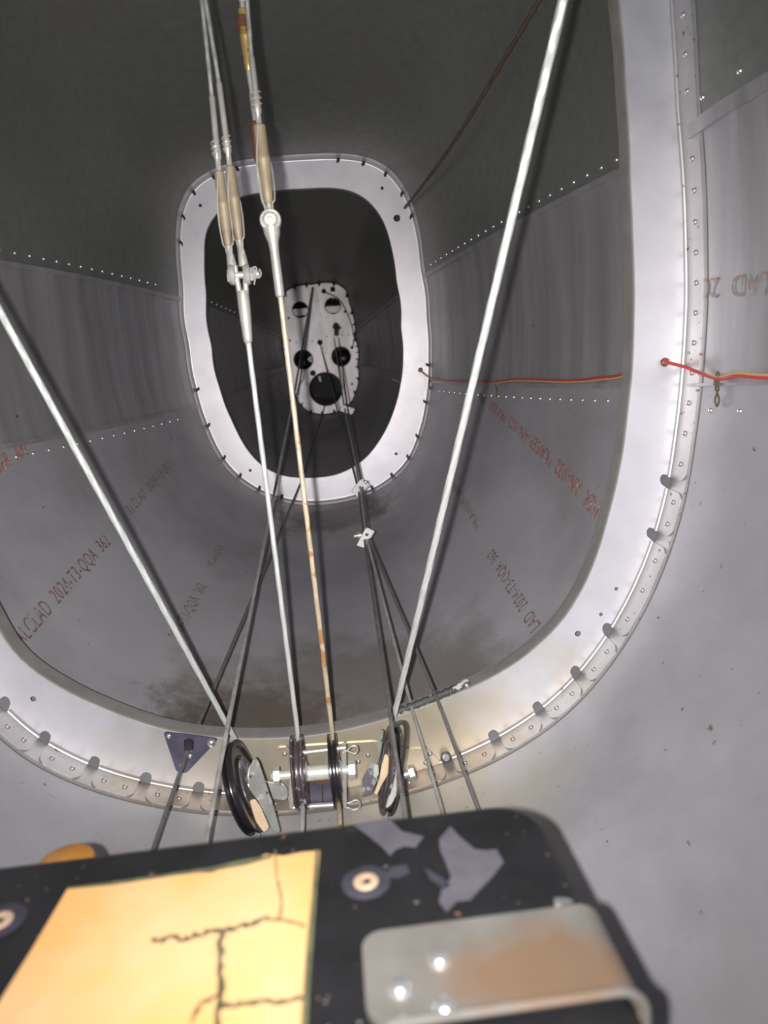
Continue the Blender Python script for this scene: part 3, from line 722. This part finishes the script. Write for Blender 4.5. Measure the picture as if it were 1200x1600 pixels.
def clip(pts, Y, label, hole, boltp=None):
    root = empty('cable_clip', at(pts[0][0], pts[0][1], Y), label, 'clip', 'white clips on the aft cables')
    V, Fc = flatpoly(pts, at(pts[0][0], pts[0][1], Y-.006), (.1, -1, .15), .005, .002, holes=[(hole[0], hole[1], .0028)], bevel=.0008); mobj('front_plate', V, Fc, 'white', root)
    V, Fc = flatpoly([(x+2, y-1) for x, y in pts], at(pts[0][0], pts[0][1], Y+.010), (.1, -1, .15), .006, .002); mobj('back_plate', V, Fc, 'white', root)
    if boltp:
        A = at(boltp[0], boltp[1], Y); B = at(hole[0], hole[1], Y)
        V, Fc = lathe(A, A+(B-A)*.75, [(0, .002), (.1, .0035), (.4, .0035), (.42, .006), (.8, .006), (.82, .003), (1, .003)], 10); mobj('bolt', V, Fc, 'terminal', root)
clip([(571,825),(583,831),(568,856),(557,852)], 1.19, 'white cable clip with a side bolt, nearest of the three clips', (573,835), (552,838))
clip([(563,749),(575,759),(558,776),(549,767)], 1.387, 'white cable clip overlapping the foot of the smaller ring frame', (562,762), (573,751))
clip([(534,634),(552,640),(549,648),(531,642)], 1.86, 'white cable clip beside the lower right edge of the bulkhead', (541,641))

# ---------------------------------------------------------------- turnbuckles
YT = .79
def turn(pts, m, label, r=.0054, wires=True, group=None, yoff=0, fork=True):
    """pts: cable top, terminal top, barrel top, barrel bottom, fork bottom (photo pixels)"""
    Y = YT+yoff; ct, tt, bt, bb, fb = [at(x, y, Y) for x, y in pts]
    root = empty('turnbuckle', fb, label, 'turnbuckle', group)
    L = np.linalg.norm
    V, Fc = lathe(tt, bt, [(0, .0021), (.02, .0029), (.66, .0030), (.70, .0037), (.82, .0037), (.85, .0027), (1, .0027)], 16); mobj('upper_terminal', V, Fc, 'terminal', root)
    V, Fc = lathe(bt, bb, [(0, r*.7), (.015, r*.9), (.40, r*.98), (.42, r*1.10), (.45, r*1.10), (.47, r*1.0), (.62, r*1.0), (.85, r*.80), (.98, r*.66), (1, r*.5)], 20); mobj('barrel', V, Fc, m, root)
    V, Fc = lathe(bb, fb, [(0, .0028), (.35, .0030), (.4, .0038), (1, .0050)], 16); mobj('fork_shank', V, Fc, 'terminal', root)
    if wires:
        ax = nrm(bb-bt); e1, e2 = frame_of(ax); l = L(bb-bt)
        for s in (0, math.pi):
            P = []
            for t in np.linspace(-.35, 1.35, 60):
                rr = r*1.15 if 0 < t < 1 else r*.75
                if t < -.2 or t > 1.2: rr = r*.68
                a = s+t*2.2; P.append(bt+ax*l*t+rr*(math.cos(a)*e1+math.sin(a)*e2))
            V, Fc = sweep(P, .00075, 6); mobj('safety_wire', V, Fc, 'terminal', root)
        P = [bt+ax*l*t+r*.75*(math.cos(t*90)*e1+math.sin(t*90)*e2) for t in np.linspace(-.40, -.2, 60)]
        V, Fc = sweep(P, .0008, 6); mobj('safety_wire', V, Fc, 'terminal', root)
    return root, ct, tt
t1, c1t, c1b = turn([(315,0),(331,150),(342,268),(357,385),(363,418)], 'brass', 'leftmost brass turnbuckle above the shared fork and bolt')
t2, c2t, c2b = turn([(321,0),(342,128),(359,260),(374,375),(381,416)], 'brass', 'second brass turnbuckle from the left above the shared fork', yoff=.002)
t3, c3t, c3b = turn([(386,0),(393,88),(405,195),(420,318),(423,340)], 'brass', 'brown turnbuckle rising from the round swivel bolt', r=.0066)
t4, c4t, c4b = turn([(374,-75),(376,-60),(379,14),(389,112),(404,200)], 'brassyel', 'yellow greasy turnbuckle at the top edge beside the brown one', r=.0052, yoff=.018, wires=False)
for a, b, lb in ((c1t, c1b, 'thin grey cable rising from the leftmost turnbuckle'), (c2t, c2b, 'thin grey cable rising from the second turnbuckle from the left'), (c3t, c3b, 'thin greenish cable rising from the brown swivel turnbuckle')):
    cable([b+(b-a)*.03, a, to_skin(b, a)], .0020, 'steelgrey', lb, lobes=4, amp=.1, seg=10)
cable([c4b, to_skin(c4b, c4b+(c4b-at(389,112,YT+.018))*.3)], .0020, 'steelgrey', 'cable stub above the yellow greasy turnbuckle', lobes=4, amp=.1, seg=10)
V, Fc = lathe(at(378, 24, YT+.018), at(381, 44, YT+.018), [(0, .0040), (.1, .0056), (.6, .0058), (.65,.0066), (.9,.0066), (1, .0045)], 14); mobj('rusty_collar', V, Fc, 'rust', t4)
V, Fc = lathe(at(399, 190, YT+.016), at(407, 262, YT+.010), [(0, .003), (.1, .0058), (.8, .0056), (1, .002)], 14); mobj('rusty_sleeve', V, Fc, 'rust', t4)
cotter([(404,262),(408,300),(414,325),(421,340)], YT-.002, .0009, t4, 'safety_wire')

# shared fork, bolt, castle nut
sf = empty('shackle_fork', at(388, 535, YT), 'white forked terminal under the two left turnbuckles with cross bolt and pinned nut', 'fork')
A = at(375, 418, YT); B = at(388, 537, YT)
ax = nrm(B-A); ex = nrm(np.cross(ax, (0, -1, 0)));  ex = ex if ex[0] > 0 else -ex
L_ = np.linalg.norm(B-A)
for s in (-1, 1):      # two tines
    P = [A+ax*L_*t+ex*s*(.0046-.0018*max(0, (t-.1)/.3)) for t in np.linspace(-.03, .34, 12)]
    V, Fc = sweep(P, [.0024+.0006*(i/11) for i in range(12)], 12); mobj('tine', V, Fc, 'terminal', sf)
V, Fc = lathe(A+ax*L_*.30, B, [(0, .0052), (.08, .0062), (.30, .0062), (.55, .0058), (.9, .0048), (.96, .0044), (1, .0028)], 18); mobj('shank', V, Fc, 'terminal', sf)
ba = at(357, 431, YT); bb_ = at(405, 428, YT); d = nrm(bb_-ba)
V, Fc = lathe(ba, bb_, [(0, .0035), (1, .0035)], 14); bo = mobj('cross_bolt', V, Fc, 'terminal', sf)
V, Fc = lathe(at(355,431,YT), at(360,431,YT), [(0, .004), (.25, .0072), (1, .0072)], 6); mobj('bolt_head', V, Fc, 'terminal', bo, smooth=False)
for x in (363, 386):
    c = at(x, 429, YT); V, Fc = lathe(c-d*.0036, c+d*.0036, [(0, .006), (.1, .0095), (.5, .0108), (.9, .0095), (1, .006)], 22); mobj('eye', V, Fc, 'terminal', sf)
V, Fc = lathe(at(390,429,YT), at(401,428,YT), [(0, .0072), (.55, .0072), (.58, .0055), (1, .0055)], 6); mobj('castle_nut', V, Fc, 'terminal', bo, smooth=False)
cotter([(396,436),(397,424),(395,419),(399,417),(401,421),(399,428),(404,434),(408,428),(405,420)], YT-.008, .0007, bo)
cotter([(399,434),(397,445)], YT-.008, .0007, bo)
# swivel of the right cable
sw = empty('swivel_terminal', at(437, 465, YT), 'long white swivel terminal with round bolt above the rusty cable', 'terminal')
c = at(423, 345, YT)
V, Fc = lathe(c+np.array([0, .006, 0]), c-np.array([0, .006, 0]), [(0, .009), (.04, .0106), (.1, .0108), (.9, .0108), (.96, .0106), (1, .0100), (1, .0078), (.9, .0074)], 26); mobj('swivel_eye', V, Fc, 'brackdull', sw)
V, Fc = lathe(c-np.array([0, .006, 0]), c-np.array([0, .009, 0]), [(0, .0066), (.7, .0066), (1, .0058), (1.0, .0030), (.7, .0026)], 20); mobj('bolt_head', V, Fc, 'bracket', sw)
V, Fc = lathe(at(424, 355, YT), at(438, 465, YT), [(0, .0088), (.10, .0080), (.22, .0052), (.35, .0046), (.86, .0048), (.97, .0046), (1, .0028)], 18); mobj('shank', V, Fc, 'terminal', sw)

# ---------------------------------------------------------------- wires
def onskin(px, py, ins): Y, t = pix(px, py); return skin(Y, t, ins)
core = [at(657, 578, Y2+.02), at(658, 579, Y2-.015), onskin(682, 592, .006), onskin(720, 596, .006), onskin(780, 598, .008), onskin(820, 594, .010), onskin(900, 596, .008), onskin(960, 591, .012), onskin(985, 588, .014)]
fr_ = [at(1039, 566, Y1+.01), at(1039, 566, Y1-.004), at(1070, 573, .785), onskin(1100, 580, .008), onskin(1133, 591, .006), onskin(1165, 586, .007), onskin(1200, 588, .006), onskin(1280, 590, .006), onskin(1400, 592, .006)]
P = curve3(core+fr_, 10)
wb = empty('wire_bundle', P[0], 'red and yellow twin wire clipped along the right wall through both ring frames', 'wire')
for i, (m_, dz, r_) in enumerate((('redwire', .0, .0019), ('yelwire', .0, .0013))):
    Q = [p+np.array([-.0008, 0, 0])+(.0013*np.array([0, math.cos(k*.04+i*math.pi-1.2), math.sin(k*.04+i*math.pi-1.2)])) for k, p in enumerate(P)]
    V, Fc = sweep(Q, r_, 8); mobj('wire', V, Fc, m_, wb)
def tie(c, s, label, tail):
    root = empty('wire_tie', c, label, 'tie')
    V, Fc = sweep([c+s*np.array([0, math.cos(a)*.2, math.sin(a)*.55]) for a in np.linspace(0, 2*math.pi, 20)], .0012, 6, cap=False); mobj('loop', V, Fc, 'brownwire', root)
    V, Fc = box(c+np.array([-.001, 0, -s*.4]), (.002, s*.7, s*.5)); mobj('clasp', V, Fc, 'brownwire', root, smooth=False)
    if tail:
        P = [c+s*np.array([-.03, dy, dz]) for dy, dz in [(0, -.6), (.28, -.95), (0, -1.25), (.35, -1.9), (.05, -2.5), (-.35, -1.9), (0, -1.25), (-.28, -.95), (0, -.6)]]
        V, Fc = sweep(curve3(P, 5), .0011, 6); mobj('tail', V, Fc, 'brownwire', root)
tie(onskin(1134, 592, .007), .0115, 'brown wire tie with looped tail on the near part of the red wire', True)
tie(onskin(782, 598, .007), .010, 'brown wire tie on the red wire just right of the white cable', True)
tie(onskin(676, 592, .007), .010, 'brown wire tie on the red wire beside the smaller ring frame', True)
P = curve3([at(622, 342, Y2+.02), at(621, 341, Y2-.01), onskin(640, 322, .012), onskin(690, 262, .016), onskin(745, 185, .018), onskin(800, 98, .02), onskin(850, 20, .022), onskin(885, -40, .02), onskin(940, -140, .01)], 12)
V, Fc = sweep(P, [.0030+.0004*math.sin(i*1.3) for i in range(len(P))], 10); tag(mobj('brown_cord', V, Fc, 'brownwire'), 'brown cord curving from the top edge into a hole in the smaller ring frame', 'cord')
P = curve3([at(506, 455, Y3-.005), at(530, 468, Y3-.03), at(545, 495, Y3-.03), at(553, 525, Y3-.02), at(551, 543, Y3)], 8)
V, Fc = sweep(P, .0022, 8); tag(mobj('brown_cord', V, Fc, 'brownwire'), 'thin cord arching over the right edge of the far bulkhead', 'cord')

# ---------------------------------------------------------------- foreground box
ZB = -.27; XL, XR, YF, YB = -.36, .104, .405, .06
bx = empty('equipment_box', (-.12, .25, -.405), 'large black painted equipment box with a yellow label in the foreground', 'box')
def rrect(xl, xr, yb, yf, r, n=8):
    out = []
    for cx, cy, a in ((xr-r, yf-r, 0), (xl+r, yf-r, 90), (xl+r, yb+r, 180), (xr-r, yb+r, 270)):
        for k in range(n+1): t = math.radians(a+90*k/n); out.append((cx+r*math.cos(t), cy+r*math.sin(t)))
    return out
V = []; lay = [(ZB, .0045), (ZB-.0006, .0022), (ZB-.002, .0007), (ZB-.0045, 0), (-.405, 0)]
for z, ins in lay:
    for x, y in rrect(XL+ins, XR-ins, YB+ins, YF-ins, .028): V.append((x, y, z))
n_ = len(V)//len(lay)
Fc = [(i*n_+k, i*n_+(k+1) % n_, (i+1)*n_+(k+1) % n_, (i+1)*n_+k) for i in range(len(lay)-1) for k in range(n_)]
Fc = [f[::-1] for f in Fc]+[tuple(range(n_)), tuple(range((len(lay)-1)*n_, len(lay)*n_))[::-1]]
mobj('case', V, Fc, 'blackbox', bx)
for x, y in ((-.30, .12), (-.30, .36), (.06, .12), (.06, .36)):
    c = cen(y); zf = min(skin(y, math.atan2(-1, (x-c[0])*2.2))[2], -.40)
    # exact floor height below (x, y)
    t = -math.pi/2
    for _ in range(40):
        p = skin(y, t); t += (x-p[0])*1.2
    zf = skin(y, t)[2]
    V, Fc = lathe((x, y, zf-.001), (x, y, -.404), [(0, .012), (1, .012)], 16); mobj('foot', V, Fc, 'dark', bx)
def topP(pts, h=.0004, th=.0006, rd=0.0, name='p', m='chip', parent=bx, holes=()):
    o = [(atz(x, y, ZB)[0], atz(x, y, ZB)[1]) for x, y in pts]
    if rd: o = roundpoly(o, rd)
    V, Fc = plate2d(o, holes, th, lambda x, y, z: np.array([x, y, ZB+h+z])); return mobj(name, V, Fc, m, parent, smooth=False)
# yellow label: cracked print, procedural
lm = bpy.data.materials.new('cracked_yellow_label'); lm.use_nodes = True; nt = lm.node_tree; b = nt.nodes['Principled BSDF']; LK = nt.links.new
b.inputs['Roughness'].default_value = .55
ns = nt.nodes.new('ShaderNodeTexNoise'); ns.inputs['Scale'].default_value = 16; g_ = nt.nodes.new('ShaderNodeNewGeometry'); LK(g_.outputs['Position'], ns.inputs['Vector'])
cr = nt.nodes.new('ShaderNodeValToRGB'); LK(ns.outputs['Fac'], cr.inputs[0]); cr.color_ramp.elements[0].position = .35; cr.color_ramp.elements[1].position = .65
cr.color_ramp.elements[0].color = (.53, .29, .10, 1); cr.color_ramp.elements[1].color = (.55, .34, .18, 1); LK(cr.outputs[0], b.inputs['Base Color'])
M['label'] = lm
rj = random.Random(5)
edge = []
for i in range(15):     # ragged far edge
    t = i/14; edge.append((105+395*t, 1391-60*t+rj.uniform(-4, 3)-(6*math.sin(t*9))*(.3 < t < .8)))
lab = topP(edge+[(493,1420),(484,1520),(474,1640),(-60,1680),(-60,1650),(0,1566),(50,1485)], .0004, .0005, 0, 'yellow_label', 'label')
lab['label'] = 'large cracked yellow label'
def crack(pts, wd, nm='label_crack'):
    up, dn = [], []
    for i, (x, y) in enumerate(pts):
        a = pts[max(0, i-1)]; c_ = pts[min(len(pts)-1, i+1)]; dx, dy = c_[0]-a[0], c_[1]-a[1]; l = math.hypot(dx, dy); w_ = wd[i % len(wd)]
        up.append((x-dy/l*w_, y+dx/l*w_)); dn.append((x+dy/l*w_, y-dx/l*w_))
    topP(up+dn[::-1], .0008, .0003, 0, nm, 'crackm', lab)
M['crackm'] = mat('grey_green_crack', (.085, .085, .045), .6, 0, .4, 80)
def jag(pts, k=4, amp=3):
    out = []
    for i in range(len(pts)-1):
        for j in range(k):
            t = j/k; out.append((pts[i][0]*(1-t)+pts[i+1][0]*t+rj.uniform(-amp, amp), pts[i][1]*(1-t)+pts[i+1][1]*t+rj.uniform(-amp, amp)))
    out.append(pts[-1]); return out
crack(jag([(236,1474),(262,1468),(290,1470),(315,1460),(350,1458),(385,1446),(420,1438)], 4, 4), [2.2, 4.5, 1.6, 5.5, 3, 1.8, 5])
crack(jag([(348,1458),(342,1500),(345,1545),(338,1600),(334,1640)], 4, 3), [6, 4, 5, 7, 3])
crack(jag([(345,1575),(385,1570),(430,1568),(474,1562)], 4, 3), [3, 5, 2.5, 4])
crack(jag([(345,1555),(315,1568),(300,1600)], 4, 2), [4, 2, 3])
crack(jag([(432,1375),(440,1400),(436,1440)], 3, 2), [1.4, 2])
crack(jag([(420,1438),(455,1442),(478,1450)], 3, 2), [1.5, 2])
crack(jag([(430,1332),(432,1375)], 3, 2), [1.2])
crack([(496,1330),(491,1400),(484,1480),(478,1560),(474,1640)], [3, 4, 5, 5, 6], 'label_edge')
crack([(105,1390),(180,1382),(260,1370),(330,1360),(380,1350),(425,1340)], [1.2, 2.5, 2, 3, 4.5, 2], 'label_edge')
# paint chips
topP([(553,1290),(585,1284),(610,1282),(628,1300),(662,1308),(650,1324),(632,1322),(618,1328),(610,1338),(598,1325),(575,1306)], .0003, .0004, 0, 'paint_chip')
topP([(686,1312),(704,1292),(718,1308),(742,1328),(760,1330),(776,1328),(787,1348),(770,1370),(748,1392),(736,1406),(715,1408),(698,1426),(686,1410),(690,1392),(705,1372),(697,1350),(688,1330)], .0003, .0004, 0, 'paint_chip')
topP([(662,1356),(690,1372),(703,1384),(694,1390),(672,1374)], .0003, .0004, 0, 'paint_chip', 'halo')
topP([(610,1355),(636,1352),(640,1364),(622,1372),(606,1370)], .0003, .0004, 0, 'paint_chip', 'halo')
def screw(px, py, r):
    c = atz(px, py, ZB)
    V, Fc = lathe(c+np.array([0, 0, .0003]), c+np.array([0, 0, .0006]), [(0, r*2.0), (1, r*1.9)], 24); mobj('scuff_ring', V, Fc, 'halo', bx)
    V, Fc = lathe(c+np.array([0, 0, .0002]), c+np.array([0, 0, .0018]), [(0, r*1.05), (.6, r), (1, r*.75), (.9, r*.5), (.3, r*.2), (.2, 0.0)], 24); s = mobj('screw', V, Fc, 'screwrim', bx)
    V, Fc = lathe(c+np.array([.0005, -.001, .0010]), c+np.array([.0005, -.001, .0019]), [(0, r*.30), (1, r*.26)], 12); mobj('recess', V, Fc, 'hole', s)
screw(572, 1379, .0066); screw(0, 1440, .0066)
V, Fc = lathe(atz(882, 1411, ZB), atz(882, 1411, ZB)+np.array([0, 0, .002]), [(0, .003), (1, .002)], 10)
topP([(866,1405),(888,1406),(897,1411),(880,1415),(866,1414)], .0006, .0008, .001, 'scratch_mark', 'rivet')
# strap bracket folded over the right edge
st = empty('corner_strap', (.08, .34, ZB), 'stained aluminium strap with three shiny rivets on the black box corner', 'strap')
xs = atz(566, 1480, ZB)[0]; yf_ = atz(700, 1452, ZB)[1]; yb_ = atz(760, 1592, ZB)[1]
XE = XR+.006; zt = ZB+.0045
prof = []
for k in range(9): a = math.pi/2*(1-k/8); prof.append((XE-.012+.012*math.cos(a), zt-.012+.012*math.sin(a)))
prof.append((XE, ZB-.06))
V = []; rows = []
ny = 14
for (x, z) in prof:
    for j in range(ny+1):
        y = yb_+(yf_-yb_)*j/ny; V.append((x, y, z))
n_in = len(V)
for i, (x, z) in enumerate(prof):
    a = (1 if i == len(prof)-1 else i/8); a *= math.pi/2
    for j in range(ny+1):
        y = yb_+(yf_-yb_)*j/ny; V.append((x-.003*math.sin(a), y, z-.003*math.cos(a)))
# round the two left corners of the strap
def rc(v):
    x, y, z = v; r = .009
    if x < xs+1e-6: pass
    return v
W_ = ny+1; Fc = []
for i in range(len(prof)-1):
    for j in range(ny):
        a = i*W_+j; Fc.append((a, a+1, a+W_+1, a+W_)); c_ = a+n_in; Fc.append((c_, c_+W_, c_+W_+1, c_+1))
for i in range(len(prof)-1):
    for j in (0, ny): a = i*W_+j; Fc.append((a, a+W_, a+W_+n_in, a+n_in))
for j in range(ny): Fc.append((j, j+1, j+1+n_in, j+n_in)); a = (len(prof)-1)*W_+j; Fc.append((a, a+1, a+1+n_in, a+n_in))
# left end: quarter-round corners by pulling a column of verts outward as a rounded tongue
ext = .0; r_ = .010
base = len(V)
sp_o2 = mobj('strap_plate', V, Fc, 'plate', st)
outl = [(XE-.0119, yb_)]+[(xs+r_-r_*math.sin(t), yb_+r_-r_*math.cos(t)) for t in np.linspace(0, math.pi/2, 8)]+[(xs+r_-r_*math.cos(t), yf_-r_+r_*math.sin(t)) for t in np.linspace(0, math.pi/2, 8)]+[(XE-.0119, yf_)]
V, Fc = plate2d(outl, [], .003, lambda x, y, h: np.array([x, y, zt-.0015+h])); mobj('strap_end', V, Fc, 'plate', st, smooth=False)
# rolled near edge
P = [(x, yb_-.001, z+.0006) for x, z in prof]; V, Fc = sweep(resample([(xs+.009, yb_-.001, zt+.0004)]+P, .003), .0022, 8); mobj('rolled_edge', V, Fc, 'plate', st)
for p in ((687,1500),(625,1545),(695,1575)):
    rivet(atz(p[0], p[1], zt), (0, 0, 1), st, RIVB)
# amber cap behind the box
c = at(104, 1352, .47); ca = empty('amber_cap', c-np.array([0, 0, .02]), 'amber plastic round cap peeping over the rear edge of the black box', 'cap')
t = -math.pi/2
for _ in range(40):
    p = skin(c[1], t); t += (c[0]-p[0])*1.2
zf = skin(c[1], t)[2]
V, Fc = lathe(c-np.array([0, 0, .022]), c+np.array([0, 0, .006]), [(0, .017), (.1, .0195), (.8, .0195), (.93, .018), (1, .013), (1, .0)], 32); mobj('cap', V, Fc, 'orange', ca)
V, Fc = lathe((c[0], c[1], zf), c-np.array([0, 0, .022]), [(0, .015), (.05, .015), (.06, .012), (1, .012)], 20); mobj('stem', V, Fc, 'orange', ca)
